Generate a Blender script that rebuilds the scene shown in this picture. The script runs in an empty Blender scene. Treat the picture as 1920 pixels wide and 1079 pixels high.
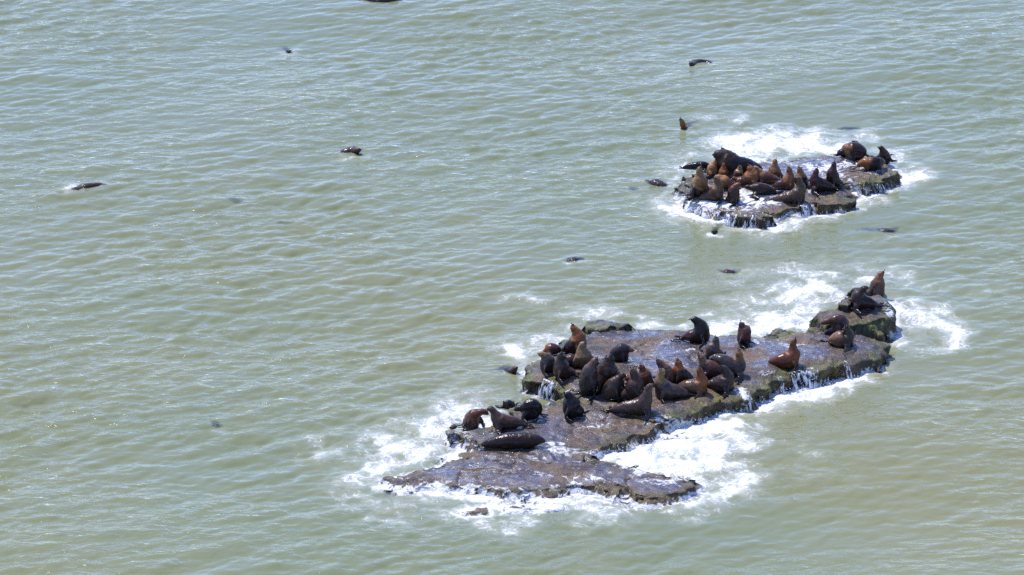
import bpy, math, random
import numpy as np
from mathutils import Vector
R = math.radians
rng = np.random.default_rng(7)
random.seed(5)
sc = bpy.context.scene
C = sc.collection

# ------------------------------------------------------------------ camera
CAM_H, PITCH, HFOV = 58.0, 22.0, 14.0
cam_d = bpy.data.cameras.new('camera'); cam = bpy.data.objects.new('camera', cam_d); C.objects.link(cam)
cam.location = (0, 0, CAM_H); cam.rotation_euler = (R(90 - PITCH), 0, 0)
cam_d.angle = R(HFOV); cam_d.clip_start = 1.0; cam_d.clip_end = 9000
sc.camera = cam

# ------------------------------------------------------------------ light
SUN_EL, SUN_AZ = 61.0, -42.0          # azimuth from +Y (the viewing direction), negative = left
w = bpy.data.worlds.new('World'); sc.world = w; w.use_nodes = True
nt = w.node_tree; bg = nt.nodes['Background']
sky = nt.nodes.new('ShaderNodeTexSky'); sky.sky_type = 'NISHITA'; sky.sun_disc = False
sky.sun_elevation = R(SUN_EL); sky.sun_rotation = R(SUN_AZ)
sky.air_density = 1.0; sky.dust_density = 0.3; sky.ozone_density = 3.0
tint = nt.nodes.new('ShaderNodeMix'); tint.data_type = 'RGBA'; tint.blend_type = 'MULTIPLY'; tint.inputs[0].default_value = 1.0
tint.inputs[7].default_value = (.89, .94, 1.31, 1)
nt.links.new(sky.outputs[0], tint.inputs[6]); nt.links.new(tint.outputs[2], bg.inputs[0]); bg.inputs[1].default_value = 0.15
sd_ = bpy.data.lights.new('sun', 'SUN'); sd_.energy = 3.6; sd_.angle = R(0.5); sd_.color = (1.0, .96, .90)
sun = bpy.data.objects.new('sun', sd_); C.objects.link(sun)
sdir = Vector((math.sin(R(SUN_AZ))*math.cos(R(SUN_EL)), math.cos(R(SUN_AZ))*math.cos(R(SUN_EL)), math.sin(R(SUN_EL))))
sun.rotation_euler = (-sdir).to_track_quat('-Z', 'Y').to_euler()
sc.view_settings.view_transform = 'Standard'; sc.view_settings.look = 'None'
sc.view_settings.exposure = 0.59; sc.view_settings.gamma = 1.0; sc.view_settings.use_curve_mapping = False
sc.cycles.max_bounces = 6; sc.cycles.transparent_max_bounces = 8
sc.cycles.caustics_reflective = False; sc.cycles.caustics_refractive = False
sc.cycles.use_denoising = False; sc.cycles.sample_clamp_direct = 5.0; sc.cycles.sample_clamp_indirect = 4.0

# ------------------------------------------------------------------ camera maths (photograph pixels, 1920 x 1079)
FOC = 960 / math.tan(R(HFOV/2)); CP, SP = math.cos(R(PITCH)), math.sin(R(PITCH))
def ray(px, py):
    u = (np.asarray(px, float) - 960)/FOC; v = (539.5 - np.asarray(py, float))/FOC
    return u, CP + v*SP, -SP + v*CP
def at_z(px, py, z):
    x, y, zz = ray(px, py); t = (z - CAM_H)/zz
    return np.array([x*t, y*t, z + 0*t])
def at_y(px, py, Y):
    x, y, zz = ray(px, py); t = Y/y
    return np.array([x*t, Y, CAM_H + zz*t])
def to_px(x, y, z):
    dz = z - CAM_H
    f = y*CP - dz*SP; v = y*SP + dz*CP
    return 960 + FOC*x/f, 539.5 - FOC*v/f

# ------------------------------------------------------------------ noise
def _h(ix, iy, iz, seed):
    n = (ix*374761393 + iy*668265263 + iz*2147483647*3 + seed*1274126177) & 0xffffffff
    n = ((n ^ (n >> 13))*1274126177) & 0xffffffff
    return ((n ^ (n >> 16)) & 0xffff)/65535.0
def vnoise(x, y, z=0.0, seed=0):
    x, y, z = np.broadcast_arrays(np.asarray(x, float), np.asarray(y, float), np.asarray(z, float))
    ix, iy, iz = np.floor(x).astype(np.int64), np.floor(y).astype(np.int64), np.floor(z).astype(np.int64)
    fx, fy, fz = x-ix, y-iy, z-iz
    fx, fy, fz = [f*f*f*(f*(f*6-15)+10) for f in (fx, fy, fz)]
    r = 0
    for a in (0, 1):
        for b in (0, 1):
            for c in (0, 1):
                r = r + (fx if a else 1-fx)*(fy if b else 1-fy)*(fz if c else 1-fz)*_h(ix+a, iy+b, iz+c, seed)
    return r*2-1
def fbm(x, y, z=0.0, seed=0, oct=4, gain=.5):
    r, a = 0, 1.0
    for i in range(oct):
        r = r + a*vnoise(np.asarray(x)*2**i, np.asarray(y)*2**i, np.asarray(z)*2**i, seed+i*17); a *= gain
    return r
def sstep(a, b, x):
    t = np.clip((x-a)/(b-a), 0, 1); return t*t*(3-2*t)

# ------------------------------------------------------------------ shader helpers
def mat(name):
    m = bpy.data.materials.new(name); m.use_nodes = True
    n = m.node_tree; n.nodes.clear()
    out = n.nodes.new('ShaderNodeOutputMaterial')
    return m, n, out
class G:
    def __init__(s, nt): s.nt = nt
    def n(s, t, ins=None, **kw):
        nd = s.nt.nodes.new(t)
        for k, v in kw.items(): setattr(nd, k, v)
        for k, v in (ins or {}).items():
            i = nd.inputs[k]
            if isinstance(v, bpy.types.NodeSocket): s.nt.links.new(v, i)
            else: i.default_value = v
        return nd
    def link(s, a, b): s.nt.links.new(a, b)
    def noise(s, vec, scale, detail=4, rough=.55, dist=0, col=False):
        nd = s.n('ShaderNodeTexNoise', {'Vector': vec, 'Scale': scale, 'Detail': detail, 'Roughness': rough, 'Distortion': dist})
        return nd.outputs['Color' if col else 'Fac']
    def math(s, op, a, b=0.0, c=0.0, clamp=False):
        nd = s.n('ShaderNodeMath', {0: a, 1: b, 2: c}, operation=op, use_clamp=clamp); return nd.outputs[0]
    def ss(s, v, a, b):
        nd = s.n('ShaderNodeMapRange', {'Value': v, 'From Min': a, 'From Max': b}, interpolation_type='SMOOTHSTEP'); return nd.outputs[0]
    def mix(s, f, a, b):
        nd = s.n('ShaderNodeMix', {0: f, 6: a, 7: b}, data_type='RGBA'); return nd.outputs[2]
    def attr(s, name, t='GEOMETRY'):
        return s.n('ShaderNodeAttribute', attribute_name=name, attribute_type=t)
    def vmul(s, v, k):
        return s.n('ShaderNodeVectorMath', {0: v, 1: k}, operation='MULTIPLY').outputs[0]
    def vadd(s, v, k):
        return s.n('ShaderNodeVectorMath', {0: v, 1: k}, operation='ADD').outputs[0]
    def pos(s): return s.n('ShaderNodeNewGeometry').outputs['Position']
def rgb(*c): return (c[0], c[1], c[2], 1)

def foam_mask(g, P, dens):
    """lacy foam: ridged, warped noise thresholded by the density attribute"""
    wcol = g.noise(P, .55, 3, .6, 0, True)
    wv = g.vadd(wcol, (-.5, -.5, -.5)); P1 = g.vadd(P, g.vmul(wv, (2.2, 2.2, 0)))
    def ridge(scale, k, det=3, rough=.55):
        n = g.noise(P1, scale, det, rough)
        return g.math('SUBTRACT', 1.0, g.math('MULTIPLY', g.math('ABSOLUTE', g.math('SUBTRACT', n, .5)), k), clamp=True)
    fil = g.math('MAXIMUM', ridge(1.0, 9.0), g.math('MULTIPLY', ridge(2.7, 7.5), .85))
    fine = g.noise(P, 7.0, 4, .7)
    tot = g.math('ADD', g.math('MULTIPLY', fil, .72), g.math('MULTIPLY', g.math('SUBTRACT', fine, .5), .85))
    tot = g.math('ADD', tot, g.math('MULTIPLY', dens, 1.12))
    f = g.ss(tot, .86, 1.30)
    return g.math('MULTIPLY', f, g.ss(dens, .02, .25))

# water
def make_water_mat():
    m, nt, out = mat('turbid_sea'); g = G(nt)
    P = g.pos()
    big = g.noise(P, .045, 3, .5)
    mid = g.noise(g.vmul(P, (1, .6, 1)), .35, 3, .5)
    c = g.mix(g.ss(big, .35, .65), rgb(.188, .209, .104), rgb(.214, .211, .092))
    far = g.ss(g.n('ShaderNodeSeparateXYZ', {0: P}).outputs[1], 125, 165)
    c = g.mix(g.math('MULTIPLY', far, .75), c, rgb(.178, .209, .114))
    c = g.mix(g.math('MULTIPLY', g.ss(mid, .5, .75), .22), c, rgb(.232, .218, .092))
    foam = g.attr('foam').outputs['Fac']
    c = g.mix(g.math('MULTIPLY', g.ss(foam, .04, .85), .9), c, rgb(.58, .59, .49))
    # fine ripples
    Pr = g.n('ShaderNodeMapping', {'Vector': P, 'Rotation': (0, 0, R(-20)), 'Scale': (.55, 1.0, 1.0)}).outputs[0]
    n1 = g.noise(Pr, 1.9, 3, .55, .4); n2 = g.noise(Pr, 5.0, 3, .6, .3)
    gust = g.ss(g.noise(P, .10, 3, .55), .34, .60)
    hgt = g.math('ADD', g.math('MULTIPLY', n1, .15), g.math('MULTIPLY', n2, .022))
    b = g.n('ShaderNodeBump', {'Height': hgt, 'Distance': 1.0, 'Strength': g.math('MULTIPLY_ADD', gust, .85, .15)})
    dif = g.n('ShaderNodeBsdfDiffuse', {'Color': c})
    tr = g.n('ShaderNodeBsdfTransparent', {'Color': rgb(.80, .86, .70)})
    sh = g.attr('shallow').outputs['Fac']
    body = g.n('ShaderNodeMixShader', {0: g.math('MULTIPLY_ADD', sh, .72, .14), 1: dif.outputs[0], 2: tr.outputs[0]})
    gl = g.n('ShaderNodeBsdfGlossy', {'Color': rgb(1, 1, 1), 'Roughness': .06, 'Normal': b.outputs[0]})
    fr = g.n('ShaderNodeFresnel', {'IOR': 1.34, 'Normal': b.outputs[0]})
    wat = g.n('ShaderNodeMixShader', {0: fr.outputs[0], 1: body.outputs[0], 2: gl.outputs[0]})
    fm = foam_mask(g, P, foam)
    fb = g.n('ShaderNodeBump', {'Height': g.math('ADD', g.noise(P, 5, 5, .7), g.math('MULTIPLY', fm, .4)), 'Distance': .12, 'Strength': .8})
    fs = g.n('ShaderNodeBsdfPrincipled', {'Base Color': rgb(.70, .70, .67), 'Roughness': .55, 'Normal': fb.outputs[0]})
    fin = g.n('ShaderNodeMixShader', {0: g.math('MULTIPLY', fm, .97), 1: wat.outputs[0], 2: fs.outputs[0]})
    g.link(fin.outputs[0], out.inputs[0]); return m

def make_rock_mat():
    m, nt, out = mat('wet_rock'); g = G(nt)
    P = g.pos()
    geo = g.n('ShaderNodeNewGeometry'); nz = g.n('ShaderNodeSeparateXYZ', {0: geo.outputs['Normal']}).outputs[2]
    n1 = g.noise(P, .9, 5, .6, .5); n2 = g.noise(P, 3.5, 6, .7); n3 = g.noise(P, 14, 4, .7)
    c = g.mix(g.ss(n1, .38, .62), rgb(.042, .026, .015), rgb(.155, .092, .045))
    c = g.mix(g.ss(n2, .48, .68), c, rgb(.22, .15, .085))
    c = g.mix(g.math('MULTIPLY', g.ss(n3, .46, .62), .6), c, rgb(.028, .020, .014))
    # algae on rims and sides
    edge = g.attr('edge').outputs['Fac']
    na = g.noise(P, 1.6, 4, .6)
    rim = g.math('SUBTRACT', 1.0, g.ss(edge, .05, .70))
    pz = g.n('ShaderNodeSeparateXYZ', {0: P}).outputs[2]
    alg = g.math('MULTIPLY', g.math('MULTIPLY', rim, g.ss(na, .39, .54)), g.math('MULTIPLY_ADD', g.ss(pz, .22, .42), .65, .35))
    c = g.mix(g.math('MULTIPLY', alg, .85), c, g.mix(g.ss(n2, .4, .62), rgb(.022, .030, .004), rgb(.150, .155, .016)))
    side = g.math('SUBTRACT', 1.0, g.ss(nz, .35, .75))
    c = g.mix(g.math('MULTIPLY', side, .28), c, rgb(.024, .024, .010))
    # water film with ripples
    film_n = g.noise(g.vmul(P, (.7, 1, 1)), .55, 4, .6, .8)
    film_n = g.math('ADD', film_n, g.math('MULTIPLY', g.math('SUBTRACT', 1.0, g.ss(pz, .35, .5)), .06))
    wet = g.math('MULTIPLY', g.ss(film_n, .44, .55), g.ss(nz, .80, .95))
    wet = g.math('MULTIPLY', wet, g.ss(edge, .15, .6))
    c = g.mix(g.math('MULTIPLY', wet, .72), c, rgb(.040, .027, .024))
    bh = g.math('ADD', g.math('MULTIPLY', n2, .10), g.math('MULTIPLY', n3, .024))
    bump = g.n('ShaderNodeBump', {'Height': bh, 'Distance': 1.0, 'Strength': g.math('MULTIPLY_ADD', wet, -.65, .95)})
    rp = g.noise(g.vmul(P, (.5, 1, .6)), 2.6, 3, .55, 1.0)
    rip = g.n('ShaderNodeBump', {'Height': rp, 'Distance': .42, 'Strength': 1.0})
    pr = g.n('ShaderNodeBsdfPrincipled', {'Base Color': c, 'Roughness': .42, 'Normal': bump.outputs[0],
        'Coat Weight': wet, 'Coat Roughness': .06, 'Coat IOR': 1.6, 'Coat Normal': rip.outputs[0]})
    fm = foam_mask(g, P, g.attr('foam').outputs['Fac'])
    fs = g.n('ShaderNodeBsdfPrincipled', {'Base Color': rgb(.68, .68, .66), 'Roughness': .5, 'Normal': bump.outputs[0]})
    fin = g.n('ShaderNodeMixShader', {0: fm, 1: pr.outputs[0], 2: fs.outputs[0]})
    g.link(fin.outputs[0], out.inputs[0]); return m

def make_fur_mat():
    m, nt, out = mat('sea_lion_fur'); g = G(nt)
    P = g.n('ShaderNodeTexCoord').outputs['Object']
    body = g.attr('body_colour', 'OBJECT').outputs['Color']; head = g.attr('head_colour', 'OBJECT').outputs['Color']
    cut = g.attr('head_from', 'OBJECT').outputs['Fac']; t = g.attr('along').outputs['Fac']; fl = g.attr('flipper').outputs['Fac']
    n = g.noise(P, 3.0, 4, .6); nf = g.noise(P, 14.0, 3, .6)
    tt = g.math('ADD', t, g.math('MULTIPLY', g.math('SUBTRACT', n, .5), .30))
    k = g.ss(g.math('SUBTRACT', tt, cut), -.06, .10)
    c = g.mix(k, body, head)
    c = g.mix(g.math('MULTIPLY', g.ss(nf, .42, .70), .45), c, g.mix(.5, c, rgb(.0, .0, .0)))
    big = g.noise(P, 1.3, 3, .6)
    c = g.mix(g.math('MULTIPLY', g.ss(big, .42, .60), .65), c, g.vmul(c, (.42, .38, .36)))
    c = g.mix(g.math('MULTIPLY', g.ss(t, .965, .99), .8), c, rgb(.012, .009, .008))
    c = g.mix(g.math('MULTIPLY', fl, .85), c, rgb(.014, .011, .010))
    b = g.n('ShaderNodeBump', {'Height': g.math('ADD', g.noise(P, 6, 3, .6), g.math('MULTIPLY', nf, .3)), 'Distance': .045, 'Strength': .6})
    ro = g.math('MULTIPLY_ADD', k, .20, .21)
    pr = g.n('ShaderNodeBsdfPrincipled', {'Base Color': c, 'Roughness': ro, 'Normal': b.outputs[0], 'Specular IOR Level': .24})
    g.link(pr.outputs[0], out.inputs[0]); return m

def simple(name, col, rough, spec=.5):
    m, nt, out = mat(name); g = G(nt)
    n = g.noise(g.pos(), 30, 2)
    c = g.mix(n, rgb(*[v*.8 for v in col]), rgb(*[min(1, v*1.15) for v in col]))
    pr = g.n('ShaderNodeBsdfPrincipled', {'Base Color': c, 'Roughness': rough})
    g.link(pr.outputs[0], out.inputs[0]); return m
def make_fall_mat():
    m, nt, out = mat('falling_water'); g = G(nt)
    P = g.pos(); n = g.noise(g.vmul(P, (9, 9, 1.6)), 1.0, 4, .65)
    pr = g.n('ShaderNodeBsdfPrincipled', {'Base Color': rgb(.78, .80, .80), 'Roughness': .35})
    tr = g.n('ShaderNodeBsdfTransparent')
    mx = g.n('ShaderNodeMixShader', {0: g.ss(n, .48, .66), 1: tr.outputs[0], 2: pr.outputs[0]})
    g.link(mx.outputs[0], out.inputs[0]); return m

M_WATER, M_ROCK, M_FUR, M_FALL = make_water_mat(), make_rock_mat(), make_fur_mat(), make_fall_mat()
M_DARK = simple('wet_black', (.01, .009, .009), .12); M_FOAM = simple('spray_white', (.8, .82, .82), .5)
M_BED = simple('silty_seabed', (.30, .31, .19), .9)

# ------------------------------------------------------------------ mesh helper
def grid_faces(nx, ny):
    i = np.arange(nx-1); j = np.arange(ny-1); I, J = np.meshgrid(i, j)
    a = (J*nx + I).ravel(); return np.stack([a, a+1, a+1+nx, a+nx], 1)
def mesh_np(name, verts, quads, m, attrs=None, smooth=True):
    me = bpy.data.meshes.new(name); nv, nf = len(verts), len(quads)
    me.vertices.add(nv); me.vertices.foreach_set('co', np.ascontiguousarray(verts, np.float32).ravel())
    k = quads.shape[1]
    me.loops.add(nf*k); me.loops.foreach_set('vertex_index', np.ascontiguousarray(quads, np.int32).ravel())
    me.polygons.add(nf); me.polygons.foreach_set('loop_start', np.arange(0, nf*k, k, dtype=np.int32))
    me.polygons.foreach_set('loop_total', np.full(nf, k, np.int32))
    me.polygons.foreach_set('use_smooth', np.full(nf, smooth, bool))
    me.update(calc_edges=True)
    for an, av in (attrs or {}).items():
        a = me.attributes.new(an, 'FLOAT', 'POINT'); a.data.foreach_set('value', np.ascontiguousarray(av, np.float32).ravel())
    me.materials.append(m)
    o = bpy.data.objects.new(name, me); C.objects.link(o); return o
def tag(o, label=None, cat=None, group=None, kind=None):
    for k, v in (('label', label), ('category', cat), ('group', group), ('kind', kind)):
        if v: o[k] = v
    return o

# ------------------------------------------------------------------ foam layout: strokes (photo px on the water), half width px, strength
WATER_FOAM = [
 # left plume of the low slab
 ([(868,776),(830,800),(780,822),(720,838)],26,.62), ([(880,815),(820,842),(750,860),(690,872)],24,.60), ([(905,800),(870,830),(860,850)],20,.85),
 ([(700,835),(640,838),(595,835)],20,.27), ([(690,872),(640,862),(600,850)],16,.22), ([(800,855),(740,870),(700,888)],14,.60),
 # lacy skirt below the low slab
 ([(632,905),(690,900),(740,915),(800,925)],14,.50), ([(650,925),(720,945),(790,962),(850,970)],18,.33), ([(720,905),(800,922),(860,930),(930,935)],13,.62),
 ([(700,960),(760,955),(860,962)],14,.30), ([(940,930),(1000,936),(1060,928),(1120,925),(1170,932)],12,.75), ([(1060,935),(1090,950),(1140,962),(1160,968)],15,.55),
 ([(960,960),(990,980),(960,995),(900,985)],14,.40), ([(1090,975),(1160,965)],12,.45), ([(870,985),(1000,998)],14,.2), ([(1200,938),(1290,945),(1340,935)],8,.75),
 # white water right of the low slab
 ([(1110,846),(1160,838),(1240,842),(1320,850)],24,1.35), ([(1250,830),(1300,815),(1360,805)],24,1.3), ([(1290,792),(1350,795),(1385,800)],14,1.0),
 ([(1180,862),(1260,872),(1330,872)],18,1.2), ([(1330,860),(1390,885),(1400,905),(1350,928),(1300,940)],16,.62), ([(1300,890),(1350,895),(1380,905)],18,.42),
 ([(1380,800),(1440,820)],14,.22), ([(1390,850),(1470,838),(1520,850)],16,.20), ([(1420,870),(1530,890),(1600,893)],12,.20), ([(1400,900),(1480,920)],14,.15),
 # strip under the long front edge
 ([(1290,800),(1330,782),(1370,772),(1420,762),(1480,748),(1530,735),(1580,718),(1620,700)],12,1.15), ([(1350,775),(1400,778),(1430,770)],14,.5), ([(1440,768),(1520,752),(1590,725)],10,.45),
 ([(1620,700),(1655,688)],8,.5),
 # behind and right of the long ledge
 ([(1350,622),(1420,612),(1480,608),(1530,605)],13,.85), ([(1395,600),(1440,590),(1500,585)],16,.55), ([(1460,565),(1500,555),(1535,545)],16,.75), ([(1440,545),(1520,530),(1600,520)],16,.42),
 ([(1380,520),(1450,510),(1540,502),(1640,505),(1700,520)],14,.32), ([(1500,575),(1540,565),(1570,560)],14,.6), ([(1300,540),(1400,525)],12,.22), ([(1660,545),(1720,540),(1800,545),(1880,545)],14,.22),
 ([(1290,600),(1320,590),(1400,575)],12,.35), ([(1200,610),(1280,612)],9,.5), ([(1060,575),(1120,585),(1200,590)],8,.36), ([(950,562),(990,560),(1030,572)],9,.28),
 ([(1660,575),(1672,600),(1665,622)],11,.9), ([(1680,590),(1720,596),(1760,612),(1795,632)],10,.68), ([(1795,625),(1790,645)],10,.85), ([(1670,640),(1720,655),(1770,650)],8,.42), ([(1690,610),(1730,630)],12,.35),
 # left of the long ledge
 ([(965,655),(1010,650),(1050,640)],14,.52), ([(1000,640),(1050,625),(1070,612)],8,.42), ([(985,700),(1000,735),(1040,745)],6,.8), ([(1040,740),(1070,750)],6,.7),
 # upper ledge
 ([(1360,270),(1410,262),(1480,262),(1530,262)],15,.95), ([(1390,285),(1450,280),(1540,275),(1580,280)],13,.8), ([(1340,250),(1380,240),(1400,225)],12,.38), ([(1330,225),(1400,232)],12,.25),
 ([(1540,250),(1620,248),(1640,260)],10,.38), ([(1270,300),(1320,290),(1360,285)],12,.40), ([(1255,330),(1280,310),(1340,300)],12,.35), ([(1640,275),(1680,295),(1710,300)],12,.38),
 ([(1245,392),(1290,400),(1340,412),(1400,420),(1450,424)],11,1.1), ([(1265,385),(1300,392),(1330,400)],11,.95), ([(1370,430),(1440,432),(1520,420)],10,.42), ([(1470,420),(1540,402),(1590,388),(1620,370)],8,.75),
 ([(1600,385),(1640,362),(1670,345),(1720,330)],10,.72), ([(1690,325),(1760,290)],10,.22), ([(1220,395),(1240,380)],12,.22), ([(1360,450),(1480,440)],14,.14),
 ([(1190,340),(1215,345)],6,.25), ([(1245,352),(1262,358)],6,.4),
 # swimmers
 ([(1380,560),(1450,572),(1500,565)],16,.5), ([(1480,520),(1560,515),(1640,528)],10,.5), ([(1680,560),(1740,575),(1800,600),(1810,630)],12,.4), ([(600,850),(660,858),(740,850)],18,.4), ([(580,830),(640,815),(700,822)],12,.25), ([(1240,370),(1262,345),(1290,300)],10,.42), ([(1700,340),(1740,320)],8,.3), ([(1060,590),(1160,592)],7,.4), ([(970,670),(985,655),(1000,648)],10,.6), ([(1220,810),(1260,830),(1400,830)],16,.8), ([(1160,955),(1240,955),(1350,945)],9,.35), ([(620,925),(680,970),(760,985)],10,.3),
 ([(530,99),(552,98)],4,.30), ([(640,296),(690,290)],5,.28), ([(1290,124),(1335,127)],4,.22), ([(1205,360),(1262,362)],5,.34), ([(1185,368),(1200,368)],4,.3), ([(1330,440),(1352,443)],4,.5), ([(1640,445),(1680,444)],5,.3), ([(1060,496),(1096,496)],5,.28), ([(398,808),(420,810)],4,.25), ([(1275,246),(1300,248)],4,.34), ([(950,700),(975,700)],4,.4), ([(1636,704),(1660,700)],5,.5),
 ([(128,357),(140,352)],5,.42), ([(185,349),(196,348)],5,.38), ([(655,3),(750,8)],6,.12), ([(1350,517),(1420,515)],6,.3), ([(1275,238),(1290,240)],5,.15), ([(925,695),(975,705)],8,.18), ([(1600,447),(1680,437)],6,.12),
]
ROCK_FOAM = [
 # on the upper ledge
 ([(1300,385),(1360,385),(1440,375)],16,.85), ([(1380,360),(1440,368),(1470,360)],12,.8), ([(1390,300),(1460,295),(1560,300)],16,.5), ([(1480,310),(1540,315),(1600,310)],14,.5), ([(1460,345),(1480,350)],8,.8),
 ([(1560,290),(1640,320)],12,.5), ([(1580,330),(1610,345),(1625,350)],7,.6), ([(1300,395),(1350,398)],10,.75), ([(1340,330),(1420,300)],16,.45), ([(1450,372),(1500,362),(1580,345)],9,.42),
 # on the low slab and around it
 ([(848,810),(900,818),(950,818),(1000,812)],8,.45), ([(880,830),(900,838)],8,.6), ([(1020,830),(1060,850),(1100,842)],11,.46), ([(900,845),(980,862),(1080,870)],9,.36), ([(760,890),(830,878),(960,885)],9,.34),
 ([(790,905),(870,910),(960,918),(1080,908)],8,.45), ([(1000,890),(1150,900),(1260,905)],8,.34), ([(1240,895),(1300,890)],10,.5), ([(1095,845),(1140,858),(1200,878)],7,.8), ([(1225,785),(1260,795),(1300,800)],10,.7),
 ([(1235,812),(1300,818)],6,.55), ([(985,765),(1030,775)],8,.42), ([(900,798),(1000,790)],7,.42), ([(1060,760),(1200,782)],9,.2),
 # thin streaks across the long ledge
 ([(1100,640),(1200,625),(1290,630)],8,.17), ([(1190,660),(1290,650),(1440,640)],12,.22), ([(1400,650),(1500,640),(1540,630)],12,.26), ([(1390,730),(1400,750)],4,.7), ([(1360,725),(1395,738)],4,.5), ([(1370,645),(1410,645)],8,.3),
 ([(1110,625),(1180,650),(1260,640)],6,.34), ([(1220,665),(1300,655),(1350,640)],5,.34), ([(1420,640),(1480,650),(1540,640)],6,.36), ([(1430,700),(1500,690)],5,.30), ([(1020,795),(1100,800),(1200,795)],6,.32), ([(880,870),(960,862),(1040,858)],6,.42), ([(1120,880),(1190,895)],6,.34), ([(1660,565),(1668,590)],5,.5), ([(862,948),(920,948)],6,.5), ([(930,942),(1050,944)],8,.4),
]
def stroke_field(px, py, strokes):
    f = np.zeros(px.shape, np.float32)
    wob = fbm(px/42.0, py/20.0, 0, 31, 3)*.55
    wob2 = fbm(px/30.0, py/13.0, 0, 41, 3)
    for pts, w_, s in strokes:
        pts = np.array(pts, float); lo = pts.min(0) - 3*w_; hi = pts.max(0) + 3*w_
        sel = np.nonzero((px > lo[0]-w_*3) & (px < hi[0]+w_*3) & (py > lo[1]-w_) & (py < hi[1]+w_))
        if len(sel[0]) == 0: continue
        X, Y = px[sel], py[sel]; best = np.full(X.shape, 1e9)
        for a, b in zip(pts[:-1], pts[1:]):
            d = b-a; t = np.clip(((X-a[0])*d[0] + (Y-a[1])*d[1])/max(1e-6, d@d), 0, 1)
            best = np.minimum(best, np.hypot((X-a[0]-t*d[0])/1.5, Y-a[1]-t*d[1]))
        q = best/w_ + wob[sel]*1.1
        f[sel] = np.maximum(f[sel], np.maximum(s*(1 - sstep(.0, 1.75, q)), .40*min(1, s*1.3)*(1-sstep(.9, 3.6, q)))*(1+.35*wob2[sel]))
    return f

# ------------------------------------------------------------------ rocks: rim outlines (photo px on their top plane), height
def poly_world(pts, z): return np.array([at_z(x, y, z)[:2] for x, y in pts])
def sdf(poly, X, Y):
    d = np.full(X.shape, 1e9); ins = np.zeros(X.shape, bool)
    for a, b in zip(poly, np.roll(poly, -1, 0)):
        e = b-a; t = np.clip(((X-a[0])*e[0] + (Y-a[1])*e[1])/(e@e), 0, 1)
        d = np.minimum(d, np.hypot(X-a[0]-t*e[0], Y-a[1]-t*e[1]))
        c = ((a[1] > Y) != (b[1] > Y)) & (X < (b[0]-a[0])*(Y-a[1])/(b[1]-a[1]+1e-12) + a[0]); ins ^= c
    return np.where(ins, d, -d)
class Rock:
    def __init__(s, label, pts, z, rough=.06, soft=.28, tilt=(0, 0), cell=.055, seed=0, name='rock_ledge', cat='rock', blur=.22, wall=.30):
        s.label, s.z, s.rough, s.soft, s.tilt, s.cell, s.seed, s.name, s.cat, s.blur, s.wall = label, z, rough, soft, tilt, cell, seed, name, cat, blur, wall
        s.poly = poly_world(pts, z); s.c = s.poly.mean(0)
        s.lo = s.poly.min(0) - 1.4; s.hi = s.poly.max(0) + 1.4
    def height(s, X, Y):
        sdv = sdf(s.poly, X, Y)
        sdv = sdv + s.blur*fbm(X*.75, Y*.75, 0, s.seed+3, 2) + .15*fbm(X*2.4, Y*2.4, 0, s.seed+5, 3)
        top = s.z + s.tilt[0]*(X-s.c[0]) + s.tilt[1]*(Y-s.c[1])
        top = top + s.rough*fbm(X*.55, Y*.8, 0, s.seed+1, 4) + s.rough*.35*fbm(X*4, Y*4, 0, s.seed+9, 2)
        # bedding steps and cracks
        cr = np.abs(fbm(X*.45+.2*Y, Y*.55, 0, s.seed+21, 3)); top = top - s.rough*1.6*(1-sstep(0, .07, cr))
        top = top - .13*(1 - sstep(0.0, s.soft*2.4, sdv))*(1 if s.z > .4 else .5)
        k = sstep(-s.wall, .04, sdv)
        return -1.3 + (top+1.3)*k, sdv
    def build(s):
        nx, ny = int((s.hi[0]-s.lo[0])/s.cell)+2, int((s.hi[1]-s.lo[1])/s.cell)+2
        X, Y = np.meshgrid(s.lo[0]+np.arange(nx)*s.cell, s.lo[1]+np.arange(ny)*s.cell)
        Z, sdv = s.height(X, Y)
        gy, gx = np.gradient(sdv, s.cell); gl = np.hypot(gx, gy)+1e-6; gx, gy = gx/gl, gy/gl
        face = sstep(-.95, .0, sdv*2.5)*(1-sstep(-.02, .16, sdv))
        # undercut and lumpy bedding on the walls
        zz = np.clip(Z, -1.3, s.z)
        sh = face*(.10*np.sin(zz*9 + 2*vnoise(X, Y, 0, 4)) + .16*fbm(X*1.7, Y*1.7, zz*3.5, s.seed+13, 3) + .10*(s.z-zz))
        X2, Y2 = X + gx*sh, Y + gy*sh
        px, py = to_px(X2, Y2, Z)
        V = np.stack([X2, Y2, Z], -1).reshape(-1, 3)
        q = grid_faces(nx, ny); zf = Z.ravel()
        q = q[(zf[q] > -1.25).any(1)]
        fo = stroke_field(px, py, ROCK_FOAM)
        # waterline foam climbing the walls
        wl = (1-sstep(.02, .22+.1*vnoise(X*2, Y*2, 0, 6), Z))*sstep(-.3, .0, Z)*(.62 if s.z > .45 else .85)
        fo = np.maximum(fo, wl)
        used = np.unique(q); rm = np.full(len(V), -1); rm[used] = np.arange(len(used))
        o = mesh_np(s.name, V[used], rm[q], M_ROCK, {'foam': fo.ravel()[used], 'edge': sdv.ravel()[used]})
        tag(o, s.label, s.cat); return o
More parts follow.
